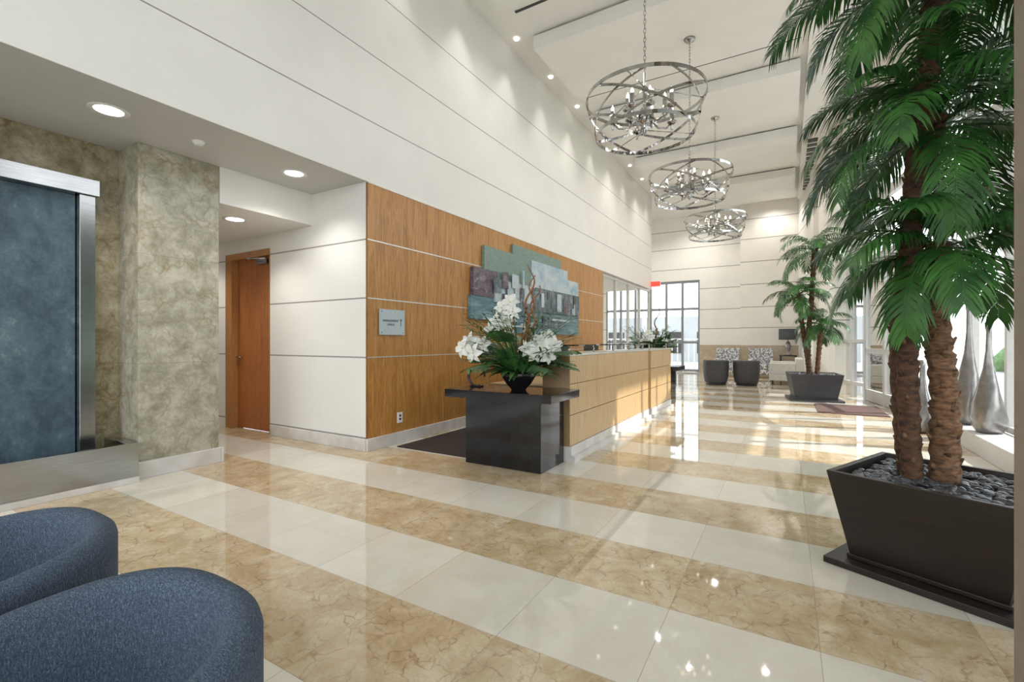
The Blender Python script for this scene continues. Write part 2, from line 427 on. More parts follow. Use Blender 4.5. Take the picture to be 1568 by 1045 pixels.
wn_ = MB('window_1'); frame_seg(wn_, P[0], P[1], .2, 5.45, 10, (.23, 2.4, 3.9, 5.42), 'winframe', .07, .10, (3.9,)); wn_.obj()
wn_ = MB('window_2'); frame_seg(wn_, P[1], P[2], .0, 5.45, 2, (.05, 2.4, 3.9, 5.42), 'winframe', .07, .10, (3.9,)); wn_.obj()
wn_ = MB('door_2'); frame_seg(wn_, P[2], P[3], .0, 2.75, 2, (.12, 1.0, 2.7), 'winframe', .10, .08, (.12,)); wn_.obj()
wn_ = MB('window_3'); frame_seg(wn_, P[2], P[3], 2.8, 5.45, 2, (2.83, 3.9, 5.42), 'winframe', .08, .10, (3.9,)); wn_.obj()
wn_ = MB('window_4'); frame_seg(wn_, P[3], P[4], .0, 5.45, 2, (.3, 1.2, 2.1, 3.0, 3.9, 4.7, 5.42), 'winframe', .07, .10, (3.9,)); wn_.obj()
w = MB('wall_right')
def wseg(p, q, z0, z1, k, th=.25, ex=0):
    p = Vector((*p, 0)); q = Vector((*q, 0)); dv = q-p
    w.M = Matrix.Translation(p) @ Matrix.Rotation(math.atan2(dv.y, dv.x), 4, 'Z')
    w.box(-ex, dv.length+ex, -th/2, th/2, z0, z1, k); w.M = Matrix.Identity(4)
for i in range(4): wseg(P[i], P[i+1], 5.451, CEIL, 'wallback')
wseg(P[4], P[5], 0, CEIL, 'wallback')
wseg((1.13, 12.75), (1.05, 13.15), 0, CEIL, 'wallback', .4)
wseg((.86, 14.9), (.80, 15.5), 0, CEIL, 'wallback', .5)
w.obj()
s_ = MB('trim_sill'); s_.box(1.72, 2.06, 2.6, 8.2, 0, .2, 'winframe'); s_.obj(bevel=.006)
s_ = MB('trim_columns')
for yy in (2.3, 5.0): s_.box(1.95, 2.06, yy-.08, yy+.08, .201, 5.9, 'winframe')
s_.obj()
w = MB('wall_front')
w.box(-9.4, -5.5, -4.2, -4.0, 0, CEIL, 'plain'); w.box(-5.499, 2.2, -4.2, -4.0, 4.8, CEIL, 'plain'); w.box(-5.499, 2.2, -4.2, -4.0, 0, .3, 'plain')  # unseen wall, opened wide to let fill light in from behind the camera
for xx in (-5.4, -3.9, -1.9, .1, 2.1): w.box(xx-.06, xx+.06, -4.2, -4.0, .301, 4.799, 'winframe')
w.obj()
b = MB('window_5'); frame_seg(b, (-6.6, 19.1), (-2.9, 19.1), .02, 3.55, 6, (.06, 1.15, 2.45, 3.5), 'greyframe', .09, .12); b.obj()
b = MB('window_6'); frame_seg(b, (XW-.1, 11.12), (XW-.1, 15.88), .02, SOF-.01, 4, (.06, SOF-.06), 'winframe', .05, .08); b.obj()
b = MB('fill_window'); frame_seg(b, (-9.3, 11.1), (-9.3, 19), .02, 3.6, 6, (.06, 1.15, 3.5), 'winframe', .08, .1); b.obj()  # glazing added to let sky light into the dark side room
b = MB('exit_sign'); b.box(XW+.03, XW+.32, 15.68, 15.70, 3.02, 3.17, 'red')
b.box(XW+.001, XW+.34, 15.701, 15.72, 3.0, 3.19, 'white'); b.obj()
b = MB('column_stone'); b.box(.584, .95, 1.56, 1.97, 0, CEIL, 'colstone'); b.obj(bevel=.01)
# exterior
b = MB('exterior_ground'); b.box(-40, 60, -40, 70, -.3, -.14, 'ext'); b.obj()
b = MB('exterior_sun_blocker'); b.box(2.35, 3.3, 6.6, 14.5, 3.88, 3.98, 'winframe'); b.box(2.35, 6.6, -4, 6.6, 3.88, 3.98, 'winframe')  # unseen canopy and roof slabs, added to keep sun off the near floor
b.box(2.3, 3.2, 7.6, 14.5, 5.9, 6.1, 'winframe'); b.box(2.3, 6.6, -4, 7.6, 5.9, 6.1, 'winframe'); b.obj()
b = MB('exterior_hedge')
for i in range(26):
    b.lathe([(0, 1.1+R.random()*.4), (.5, 1.0), (.8, .6), (.7, 0), (0, -.1)], (8.5+R.random(), -4+i*1.3, -.14), 'hedge', 10)
b.obj()
b = MB('exterior_fence')
for i in range(40): b.box(-9+i*.25, -8.96+i*.25, 23, 23.04, -.14, 1.3, 'winframe')
b.box(-9, 1, 22.99, 23.05, 1.25, 1.32, 'winframe'); b.obj()
b = MB('exterior_building'); b.box(-14, -3.2, 32, 38, -.14, 2.8, 'extbld')
for i in range(5): b.box(-13+i*2, -11.8+i*2, 31.95, 31.999, .4, 1.8, 'black')
b.obj()
b = MB('exterior_building'); b.box(24, 30, 6, 58, -.14, 9, 'extbld')
for i in range(17):
    for j in range(3): b.box(23.95, 23.999, 7.2+i*3, 9+i*3, .8+j*2.8, 2.6+j*2.8, 'extglass')
b.obj()
for tx, ty in ((13, 14), (14, 20), (13.5, 27), (15, 35), (12.5, 9)):
    t_ = MB('exterior_tree'); t_.tube([(tx, ty, -.14), (tx+.1, ty, 2.6)], [.16, .1], 'bark')
    for i in range(16):
        a = R.random()*6.28; rr = R.random()*1.1
        t_.lathe([(0, .6), (.4, .45), (.6, 0), (.4, -.4), (0, -.55)], (tx+rr*math.cos(a), ty+rr*math.sin(a), 2.7+R.random()*1.8), 'hedge', 8)
    t_.obj()

# ------------------------------------------------------------------ lighting fixtures
def downlight(x, y, z, r=.125, e=30, size=80, glow='lampglow'):
    root = empty('downlight', (x, y, z))
    m = MB('trim_ring'); m.lathe([(r*.72, -.002), (r, -.008), (r*1.02, -.001)], (0, 0, 0), 'white', 28)
    m.lathe([(r*.72, -.003), (r*.45, -.002), (0, -.002)], (0, 0, 0), glow, 28)
    m.obj(root)
    o = light('downlight_spot', 'SPOT', (0, 0, -.03), e, parent=root, spot_size=min(size*1.6, 170)*D2R, spot_blend=.8, shadow_soft_size=.05)
downlight(-4.40, 1.47, SOF-.001, e=26); downlight(-4.40, 3.0, SOF-.001, e=26); downlight(-5.37, 2.93, LOW, e=22)
downlight(-4.40, -.4, SOF-.001, e=26)
downlight(-7.0, 2.95, LOW, e=22)
for i, y in enumerate((5.8, 8.58, 11.5, 14.4, 17.7)):  # ceiling spots added in the coffer gaps to brighten the far walls
    for x in (-2.7, -.4): downlight(x, y, CEIL-.001, .05, 62 if y > 9 else 38, 88)
for x, y in ((-5.5, 12.5), (-5.5, 14.5)): downlight(x, y, SOF, .09, 28, 88)  # spots added to light the otherwise dark side room
for x, y in ((-5.5, 17.5), (-3, 17.5)): downlight(x, y, CEIL-.001, .09, 62, 88)  # further spots added to lift the far end walls
m = MB('smoke_detector'); m.lathe([(0, -.03), (.03, -.03), (.04, -.015), (.05, 0)], (-4.42, 2.1, SOF-.001), 'white', 20); m.obj()
for i in range(13):
    y = .2+i*1.25
    root = empty('wall_washer', (XW+.20, y, CEIL-.001))
    m = MB('trim_ring'); m.lathe([(0, -.004), (.02, -.004), (.036, -.02), (.04, -.001)], (0, 0, 0), 'lampglow', 20); m.obj(root)
    o = light('washer_spot', 'SPOT', (0, 0, -.03), 22, parent=root, spot_size=75*D2R, spot_blend=.5, shadow_soft_size=.03)
    o.rotation_euler = (0, -14*D2R, 0)

# chandeliers
def chandelier(x, y, zt):
    root = empty('chandelier', (x, y, zt))
    m = MB('cage')
    rt, rb, h = .605, .50, .38
    def ring(r, z, wd, n=64):
        pts = []; nn = []
        for i in range(n):
            a = 2*math.pi*i/n; pts.append((r*math.cos(a), r*math.sin(a), z)); nn.append((math.cos(a), math.sin(a), 0))
        m.ribbon(pts, nn, [(0, 0, 1)]*n, wd, .006, 'chrome', True)
    ring(rt, 0, .036); ring(rb, -h, .036)
    for s in (1, -1):
        for q in range(5):
            a0 = q*math.pi*.4+(.3 if s > 0 else .0)
            pts = []; nn = []; wd = []
            for i in range(25):
                t = i/24; a = a0+s*t*1.75; r = rt+(rb-rt)*t+.004*s
                pts.append(Vector((r*math.cos(a), r*math.sin(a), -h*t))); nn.append((math.cos(a), math.sin(a), .25))
            for i in range(25):
                tg = (pts[min(i+1, 24)]-pts[max(i-1, 0)]).normalized()
                wd.append(tg.cross(Vector(nn[i])).normalized())
            m.ribbon(pts, nn, wd, .026, .005, 'chrome')
    m.obj(root, fixn=True)
    m = MB('frame_arms')
    m.lathe([(0, .26), (.012, .26), (.014, .12), (.035, .10), (.02, .05), (.02, -.08), (.05, -.12), (.02, -.15), (.05, -.18), (.075, -.22), (.05, -.26), (.02, -.28), (.04, -.33), (.012, -.38), (0, -.40)], (0, 0, 0), 'chrome', 16)
    for q in range(3):
        a = q*math.pi*2/3+.5
        ca, sa = math.cos(a), math.sin(a)
        m.tube([(0, 0, .11), (rt*.5*ca, rt*.5*sa, .055), (rt*ca, rt*sa, 0)], .006, 'chrome', 6)
        m.tube([(.03*ca, .03*sa, -.34), (rb*ca, rb*sa, -h)], .005, 'chrome', 6)
    for q in range(10):
        a = q*math.pi/5+.2; ca, sa = math.cos(a), math.sin(a); r = .33 if q % 2 else .20
        dz = 0 if q % 2 else .05
        m.tube([(.04*ca, .04*sa, -.20+dz), (.5*r*ca, .5*r*sa, -.29+dz), (.8*r*ca, .8*r*sa, -.28+dz), (r*ca, r*sa, -.22+dz)], .011, 'chrome', 6)
        m.lathe([(0, -.225), (.038, -.22), (.052, -.203), (.024, -.20), (.022, -.19), (.022, -.09), (0, -.09)], (r*ca, r*sa, dz), 'chrome', 12)
        m.lathe([(0, -.30), (.014, -.28), (.008, -.24), (.016, -.225), (0, -.225)], (r*ca, r*sa, dz), 'chrome', 10)
        m.lathe([(0, -.09), (.012, -.085), (.016, -.065), (.009, -.04), (0, -.02)], (r*ca, r*sa, dz), 'bulb', 10)
    m.obj(root)
    m = MB('chain_and_canopy')
    top = CEIL-.24-zt
    z = .26; i = 0
    while z < top-.08:
        pts = []
        for q in range(10):
            a = 2*math.pi*q/10; dx = .012*math.cos(a); dz = .03*math.sin(a)
            pts.append((dx if i % 2 else 0, 0 if i % 2 else dx, z+.02+dz))
        pts.append(pts[0]); m.tube(pts, .004, 'chrome', 5, cap=False)
        z += .047; i += 1
    m.lathe([(0, top-.09), (.015, top-.08), (.02, top-.05), (.07, top-.03), (.085, top), (0, top)], (0, 0, 0), 'chrome', 24)
    m.obj(root)
    light('chandelier_light', 'POINT', (0, 0, .04), 12, parent=root, shadow_soft_size=.03)
for y in (4.89, 7.49, 10.4): chandelier(-1.28, y, 3.74)

# ------------------------------------------------------------------ reception desk
XD = -1.85
d = MB('reception_desk')
def desk(y0, y1, x):
    d.box(x-.30, x-.021, y0, y1, .151, 1.049, 'deskwood')
    zz = [.15, .46, .77, 1.05]
    for a, b in zip(zz[:-1], zz[1:]): d.box(x-.02, x, y0, y1, a+.004, b-.004, 'deskwood')
    d.box(x-.31, x+.005, y0-.005, y1, 1.05, 1.075, 'silver')
    d.box(x-.29, x+.012, y0+.01, y1-.01, .0, .15, 'base'); d.box(x+.0125, x+.05, y0+.01, y1, 0, .06, 'base')
    d.box(x-.95, x-.301, y0, y1, .70, .74, 'deskwood'); d.box(x-.95, x-.301, y0, y0+.04, 0, .699, 'deskwood')
    n = int((y1-y0)/.75)
    for i in range(n+1):
        yy = y0+.12+i*(y1-y0-.24)/n
        d.tube([(x-.06, yy, 1.07), (x-.06, yy, 1.15)], .012, 'steel', 8)
    d.box(x-.26, x+.03, y0+.03, y1-.03, 1.15, 1.162, 'glass')
desk(4.25, 7.28, XD); desk(7.32, 8.75, XD+.03)
d.obj()
d = MB('console_table')
d.box(-2.74, -1.905, 3.73, 4.23, 0, .654, 'granite'); d.box(-2.90, -1.74, 3.60, 4.235, .655, .73, 'blackgloss')
d.obj(bevel=.004)
d = MB('console_table')
d.box(-2.7, -1.85, 8.85, 9.35, 0, .654, 'granite'); d.box(-2.85, -1.70, 8.80, 9.45, .655, .73, 'blackgloss')
d.obj(bevel=.004)
c = MB('carpet_reception'); c.box(-3.80, -2.85, 3.87, 9.2, .001, .010, 'carpet'); c.obj()
for yy in (5.6, 6.8):
    m = MB('computer_monitor'); m.box(-2.62, -2.58, yy-.26, yy+.26, .86, 1.14, 'black'); m.tube([(-2.6, yy, .755), (-2.6, yy, .9)], .02, 'black', 8)
    m.box(-2.7, -2.5, yy-.12, yy+.12, .741, .755, 'black'); m.obj(bevel=.005)

sg = empty('wall_sign', (XW+.02, 3.905, 1.415))
m = MB('plate'); m.box(-.006, .006, -.195, .195, -.145, .145, 'sign')
for yy in (-.17, .17):
    for zz in (-.12, .12): m.box(-.018, .009, yy-.006, yy+.006, zz-.006, zz+.006, 'steel')
m.obj(sg)
def text(body, loc, size, par):
    cu = bpy.data.curves.new('lettering', 'FONT'); cu.body = body; cu.size = size; cu.align_x = 'CENTER'; cu.extrude = .001
    o = bpy.data.objects.new('lettering', cu); scene.collection.objects.link(o); cu.materials.append(M['text'])
    o.rotation_euler = (90*D2R, 0, 90*D2R); o.location = loc; o.parent = par
text('MANAGEMENT', (.008, -.03, .005), .036, sg); text('OFFICE', (.008, -.03, -.04), .036, sg)
m = MB('arrow'); m.box(.006, .009, .128, .134, -.04, .03, 'text'); m.add([(.0095, .112, .02), (.0095, .15, .02), (.0095, .131, .045)], [(0, 1, 2)], 'text'); m.obj(sg)
m = MB('power_outlet'); m.box(XW+.001, XW+.012, 4.0, 4.08, .24, .36, 'white')
m.box(XW+.0125, XW+.014, 4.025, 4.055, .27, .295, 'black'); m.box(XW+.0125, XW+.014, 4.025, 4.055, .31, .335, 'black'); m.obj()
m = MB('light_switch'); m.box(-7.05, -6.93, 3.537, 3.549, 1.30, 1.40, 'greyframe'); m.box(-7.01, -6.97, 3.53, 3.536, 1.33, 1.37, 'black'); m.obj()

# wall art : collage of overlapping textured plates
def artm(name, stops, sc, sv=(1, 1, 2.2)):
    m_, nt, b_ = new_mat(name)
    fct = noise_n(nt, scaled(nt, pos(nt), sv), sc, 8, .7, .8)
    L(nt, ramp(nt, fct, stops), b_.inputs['Base Color']); b_.inputs['Roughness'].default_value = .35; return m_
M['a_green'] = artm('art_green', [(.3, (.13, .21, .18)), (.6, (.20, .28, .245)), (.75, (.28, .36, .32))], 9)
M['a_teal'] = artm('art_teal', [(.35, (.05, .13, .15)), (.5, (.115, .22, .24)), (.65, (.25, .35, .38))], 5, (1, .7, 3.5))
M['a_pale'] = artm('art_pale', [(.3, (.19, .33, .45)), (.45, (.36, .47, .53)), (.6, (.54, .57, .57))], 3, (1, .8, 1))
M['a_dark'] = artm('art_dark', [(.35, (.03, .05, .055)), (.5, (.09, .13, .145)), (.65, (.27, .32, .34))], 5, (1, 1.5, .8))
M['a_rust'] = artm('art_mauve', [(.35, (.06, .04, .055)), (.55, (.15, .115, .14)), (.7, (.36, .37, .40))], 7)
art = MB('wall_art_collage')
pan = [(5.75, 7.3, 2.02, 2.63, .05, 'a_green'), (6.6, 8.5, 2.36, 2.80, .04, 'a_green'), (7.2, 8.75, 2.0, 2.62, .07, 'a_pale'),
       (5.45, 6.1, 1.86, 2.27, .06, 'a_rust'), (6.0, 7.35, 1.80, 2.15, .085, 'a_pale'), (5.40, 6.9, 1.52, 1.86, .05, 'a_teal'),
       (7.3, 9.3, 1.72, 2.15, .095, 'a_dark'), (8.6, 9.35, 1.95, 2.45, .055, 'a_pale'), (6.7, 9.35, 1.33, 1.72, .06, 'a_teal'),
       (6.3, 7.5, 1.62, 1.84, .10, 'a_dark'), (7.6, 8.5, 1.45, 1.66, .09, 'a_dark')]
for a, b, c0, c1, t, k in pan: art.box(XW+.006, XW+.006+t, a, b, c0, c1, k)
for i in range(26):
    yy = 5.9+R.random()*3.1; zz = 1.72+R.random()*.36; ww = .04+R.random()*.16; hh = .10+R.random()*.24
    x_ = XW+.104+i*.0004
    art.box(x_, x_+.004, yy, yy+ww, zz, zz+hh, R.choice(['a_dark', 'a_pale', 'a_rust', 'a_dark', 'a_teal', 'a_pale']))
for i in range(9):
    yy = 5.6+R.random()*2.6; zz = 1.42+R.random()*.26; x_ = XW+.12+i*.0004
    art.box(x_, x_+.003, yy, yy+.3+R.random()*.7, zz, zz+.018+R.random()*.02, R.choice(['a_pale', 'a_dark', 'a_teal']))
art.obj()

# ------------------------------------------------------------------ flower arrangement
def leafblade(m, base, dirv, length, width, droop, k, n=6, curl=.0):
    base = Vector(base); dv = Vector(dirv).normalized(); side = dv.cross(Vector((0, 0, 1)))
    if side.length < .05: side = Vector((1, 0, 0))
    side.normalize(); vs = []; fs = []
    p = base.copy(); cur = dv.copy()
    for i in range(n+1):
        t = i/n; wd = width*math.sin(math.pi*min(1, .12+.88*t)**.8)*.5+.001
        up = side.cross(cur)
        vs += [p-side*wd+up*wd*.3, p.copy(), p+side*wd+up*wd*.3]
        p = p+cur*length/n; cur = (cur+Vector((0, 0, -droop/n))).normalized()
    for i in range(n): fs += [(i*3, i*3+1, i*3+4, i*3+3), (i*3+1, i*3+2, i*3+5, i*3+4)]
    m.add(vs, fs, k, True)
def flower(m, c, nrm, size):
    c = Vector(c); nrm = Vector(nrm).normalized(); u = nrm.orthogonal().normalized(); v = nrm.cross(u)
    a0 = R.random()*6
    for i in range(6):
        a = a0+i*math.pi/3; dirn = u*math.cos(a)+v*math.sin(a); sd = nrm.cross(dirn)
        vs = []; n = 5; wmax = size*(.66 if i % 2 else .48)
        for q in range(n+1):
            t = q/n; wd = wmax*math.sin(math.pi*(.08+.88*t))*.5
            pt = c+dirn*size*t+nrm*(size*(.45*t-.55*t*t*t)+(.01 if i % 2 else 0))
            vs += [pt-sd*wd+nrm*wd*.25, pt-nrm*wd*.1, pt+sd*wd+nrm*wd*.25]
        fs = []
        for q in range(n): fs += [(q*3, q*3+1, q*3+4, q*3+3), (q*3+1, q*3+2, q*3+5, q*3+4)]
        m.add(vs, fs, 'petal', True)
    m.tube([c, c+nrm*size*.35], [.006, .004], 'pollen', 5)
def monstera(m, base, dirv, size, k):
    base = Vector(base); dv = Vector(dirv).normalized()
    side = dv.cross(Vector((0, 0, 1))).normalized(); up = side.cross(dv)
    for s in (1, -1):
        for i in range(7):
            t = i/7; b0 = base+dv*size*t; b1 = base+dv*size*(t+.135)
            ln = size*.62*math.sin(math.pi*(.22+.7*t))
            o = side*s*ln+dv*size*.20-up*size*.12
            md0 = b0+o*.55+up*size*.04; md1 = b1+o*.6+up*size*.04
            m.add([b0, b1, md1, md0, b1+o-dv*size*.02, b0+o+dv*size*.03], [(0, 1, 2, 3), (3, 2, 4, 5)], k, True)
def arrangement(name, cx, cy, cz, sc, full=True):
    root = empty(name, (cx, cy, cz)); root.scale = (sc, sc, sc)
    m = MB('bowl')
    m.lathe([(0, 0), (.07, 0), (.075, .012), (.12, .06), (.165, .13), (.175, .175), (.168, .178), (.158, .13), (.1, .1), (0, .1)], (0, 0, 0), 'blackgloss', 36)
    m.lathe([(0, .17), (.1, .165), (.158, .14)], (0, 0, 0), 'leaf2', 20)
    m.obj(root)
    m = MB('foliage')
    for i in range(80):
        a = R.random()*6.28; e = .25+R.random()*1.1
        leafblade(m, (.08*math.cos(a), .08*math.sin(a), .15), (math.cos(a)*math.cos(e), math.sin(a)*math.cos(e), math.sin(e)), .20+R.random()*.24, .06+.04*R.random(), .7+R.random()*.6, 'leaf2')
    for i in range(18):
        a = i*.57+R.random()*.3; e = .25+R.random()*.8
        dv = Vector((math.cos(a)*math.cos(e), math.sin(a)*math.cos(e), math.sin(e)))
        b = Vector((0, 0, .17))+dv*(.22+.18*R.random())
        m.tube([(0, 0, .16), b], .004, 'leaf2', 5); monstera(m, b, dv+Vector((0, 0, -.5)), .24, 'leaf2')
    for i in range(75):
        a = R.random()*6.28; rr = .22+R.random()*.32; z = .25+R.random()*.50
        p0 = Vector((0, 0, .16)); p1 = Vector((rr*math.cos(a), rr*math.sin(a), z))
        m.tube([p0, p0.lerp(p1, .5)+Vector((0, 0, .08)), p1], .003, 'leaf2', 4)
        for q in range(7):
            leafblade(m, p1.lerp(p0, q*.06), (math.cos(a+R.uniform(-1.3, 1.3)), math.sin(a+R.uniform(-1.3, 1.3)), .3), .11, .018, .8, 'leaf2', 3)
    m.obj(root, fixn=False)
    m = MB('blooms')
    fl = []
    cr = Vector((.861, .509, 0)); cf = Vector((.509, -.861, 0))
    if full:
        for lat, z, fw_ in ((-.52, .40, .1), (-.45, .46, .05), (-.42, .36, .15), (-.34, .44, .1), (-.25, .58, .0), (-.2, .64, .1), (-.12, .66, .0), (-.06, .74, .05), (-.16, .78, 0), (-.08, .84, .0),
                            (.08, .40, .2), (.14, .36, .24), (.22, .40, .2), (.26, .34, .22), (.32, .42, .15), (.17, .46, .15), (-.3, .40, -.2), (.1, .6, -.2), (.3, .5, -.2), (-.1, .5, -.3)):
            fl.append((cr*lat+cf*fw_+Vector((0, 0, z)), cf*1.0+cr*lat*1.2+Vector((0, 0, .25+R.uniform(-.4, .3)))))
    else:
        for i in range(14):
            a = R.random()*6.28; fl.append((Vector((.3*math.cos(a), .3*math.sin(a), .3+R.random()*.35)), Vector((math.cos(a), math.sin(a), .5))))
    for c, nn in fl:
        flower(m, c, nn, .088+R.random()*.02)
        m.tube([(0, 0, .16), Vector((c.x*.5, c.y*.5, c.z*.8)), c], .004, 'leaf2', 5)
    m.obj(root, fixn=False)
    m = MB('curly_willow')
    for br in range(3 if full else 1):
        pts = []; ph = br*2.1
        for i in range(44):
            t = i/43
            pts.append(cr*(.03+.10*t+.035*math.sin(t*17+ph)*(t+.2)+.02*br)+cf*(.03*math.cos(t*15+ph))+Vector((0, 0, .15+t*(1.05-.10*br))))
        m.tube(pts, [.022*(1-t/56) for t in range(44)], 'branch', 7)
    m.obj(root)
    return root
arrangement('flower_arrangement', -2.22, 3.88, .731, 1.0)
arrangement('flower_arrangement', -2.25, 9.1, .731, 1.0, False)
m = MB('desk_ornament')
pts = [(.10*math.cos(a*.2)*1.0-.0, 0, .105+.10*math.sin(a*.2)) for a in range(0, 27)]
m.M = Matrix.Translation((-2.76, 3.95, .731))
m.tube(pts, [.008+.006*math.sin(i*.12) for i in range(27)], 'blackgloss', 8); m.box(-.06, .06, -.04, .04, 0, .012, 'blackgloss')
m.obj()

# ------------------------------------------------------------------ tub chairs
def tub_chair(name, cx, cy, rot, k, a=.31, b=.33, hb=.68, ha=.60, seat=.42, th=.065, zb=.07):
    root = empty(name, (cx, cy, 0)); root.rotation_euler = (0, 0, rot)
    m = MB('shell'); nT = 64; vs = []; fs = []
    tm = 138*D2R; ns = None
    for i in range(nT+1):
        t = -tm+2*tm*i/nT
        s_, c_ = math.sin(t), math.cos(t)
        e = 2/2.5
        ux = math.copysign(abs(s_)**e, s_); uy = math.copysign(abs(c_)**e, c_)
        f_ = abs(t)/tm
        h = hb-(hb-ha)*(f_**2.2)
        prof = []
        def ring(inset, z): prof.append((ux*(a-inset), uy*(b-inset), z))
        ring(.045, zb); ring(.012, .25); ring(.0, .45); ring(0, h-.035)
        for q in range(7):
            ph = math.pi*q/6
            ring(th/2-th/2*math.cos(ph), h-.03+.032*math.sin(ph))
        ring(th+.004, h-.06); ring(th+.015, .40); ring(th+.02, .30)
        ns = len(prof); vs += prof
    for i in range(nT):
        for q in range(ns-1): fs.append((i*ns+q, (i+1)*ns+q, (i+1)*ns+q+1, i*ns+q+1))
    fs.append(list(range(ns))); fs.append([nT*ns+q for q in range(ns)][::-1])
    m.add(vs, fs, k, True); m.obj(root)
    m = MB('seat_cushion'); 
    def slab(z0, z1, aa, bb, r, kk):
        prof = [(0, z0), (1-r, z0), (1-r*.3, z0+.01), (1, z0+.03), (1, z1-.04), (1-r*.3, z1-.012), (1-r, z1), (0, z1+.005)]
        vs = []; fs = []; sg_ = 40; n = len(prof)
        for i in range(sg_):
            t = 2*math.pi*i/sg_; s_, c_ = math.sin(t), math.cos(t); e = 2/2.8
            ux = math.copysign(abs(s_)**e, s_); uy = math.copysign(abs(c_)**e, c_)
            for rr, z in prof: vs.append((ux*aa*rr, uy*bb*rr-.02, z))
        for i in range(sg_):
            j = (i+1) % sg_
            for q in range(n-1): fs.append((i*n+q, j*n+q, j*n+q+1, i*n+q+1))
        m.add(vs, fs, kk, True)
    slab(.30, seat, a-th-.01, b-th+.0, .08, k); slab(.09, .31, a-th+.01, b-th+.02, .05, k)
    m.obj(root)
    m = MB('base'); m.lathe([(0, 0), (a*.78, 0), (a*.8, .02), (a*.8, .09), (0, .09)], (0, -.01, 0), 'black', 32); m.obj(root)
    return root
tub_chair('armchair', -1.065, .245, 0, 'tweed'); tub_chair('armchair', -1.80, .265, 0, 'tweed')
tub_chair('tub_chair', -1.70, 14.0, math.pi, 'grey_fabric', .33, .33, .68, .66)
tub_chair('tub_chair', -.95, 14.1, math.pi, 'grey_fabric', .33, .33, .68, .66)
def lounge(name, cx, cy, wd, dp, k, h=.85, rot=0, ncush=1):
    root = empty(name, (cx, cy, 0)); root.rotation_euler = (0, 0, rot)
    m = MB('body')
    m.box(-wd/2, wd/2, -dp/2, dp/2, .12, .30, k); m.box(-wd/2, wd/2, dp/2-.18, dp/2, .30, h, k)
    m.box(-wd/2, -wd/2+.13, -dp/2, dp/2-.18, .30, .60, k); m.box(wd/2-.13, wd/2, -dp/2, dp/2-.18, .30, .60, k)
    for i in range(ncush):
        w_ = (wd-.28)/ncush; x0 = -wd/2+.14+i*w_
        m.box(x0, x0+w_-.01, -dp/2-.01, dp/2-.19, .305, .44, k)
    for sx in (-1, 1):
        for sy in (-1, 1): m.frustum(sx*(wd/2-.07), sy*(dp/2-.07), 0, .12, .035, .05, 'black')
    m.obj(root, bevel=.025)
lounge('patterned_armchair', -1.75, 17.3, .72, .75, 'pattern', .95); lounge('patterned_armchair', -.75, 17.3, .72, .75, 'pattern', .95)
lounge('sofa', -.02, 15.3, 1.5, .8, 'cream_fabric', .72, -math.pi/2, 2)
m = MB('side_table'); m.box(-.22, .28, 17.55, 18.05, .70, .74, 'blackgloss')
for x in (-.2, .22):
    for y in (17.57, 17.99): m.box(x, x+.04, y, y+.04, 0, .70, 'blackgloss')
m.obj()
m = MB('table_lamp'); m.lathe([(0, 0), (.11, 0), (.11, .02), (.03, .04), (.05, .15), (.09, .28), (.05, .42), (.015, .46), (.012, .62), (0, .62)], (.03, 17.8, .741), 'vase', 24)
m.lathe([(.27, .50), (.27, .86), (.265, .86), (.265, .50), (.27, .50)], (.03, 17.8, .741), 'shade', 32)
for a in (0, 2.1, 4.2): m.tube([(.03, 17.8, .741+.62), (.03+.266*math.cos(a), 17.8+.266*math.sin(a), .741+.62)], .004, 'vase', 5)
m.obj()

# ------------------------------------------------------------------ palms
def frond(m, base, az, elev, length, droop, k, lmax=.30, nl=30, wl=.0125):
    base = Vector(base); h = Vector((math.cos(az), math.sin(az), 0)); up = Vector((0, 0, 1))
    n = 14; pts = [base.copy()]; tg = []; p = base.copy()
    for i in range(n):
        ang = elev-droop*(i/n)**1.15
        t = h*math.cos(ang)+up*math.sin(ang); tg.append(t); p = p+t*length/n; pts.append(p.copy())
    tg.append(tg[-1])
    m.tube(pts, [.007*(1-.8*i/n) for i in range(n+1)], k, 5)
    for i in range(nl):
        s = .14+.86*i/(nl-1); f_ = s*n; j = min(int(f_), n-1); pt = pts[j].lerp(pts[j+1], f_-j); t = tg[j]
        sd = t.cross(up); 
        if sd.length < .05: sd = Vector((-math.sin(az), math.cos(az), 0))
        sd.normalize()
        ll = lmax*(math.sin(math.pi*(.12+.80*s))**.7)*R.uniform(.8, 1.1)
        for sg_ in (1, -1):
            dv = (sd*sg_*R.uniform(.7, .95)+t*(.45+.6*s)+up*R.uniform(-.12, .14)).normalized()
            q = pt.copy(); vs = []; wv = t.cross(dv).cross(dv).normalized()
            cur = dv
            for a in range(4):
                w_ = wl*(.6, 1, .8, .08)[a]*.5
                vs += [q+wv*w_, q-wv*w_]
                q = q+cur*ll/3; cur = (cur+Vector((0, 0, -.40-.35*R.random()))).normalized()
            m.add(vs, [(0, 1, 3, 2), (2, 3, 5, 4), (4, 5, 7, 6)], k, True)
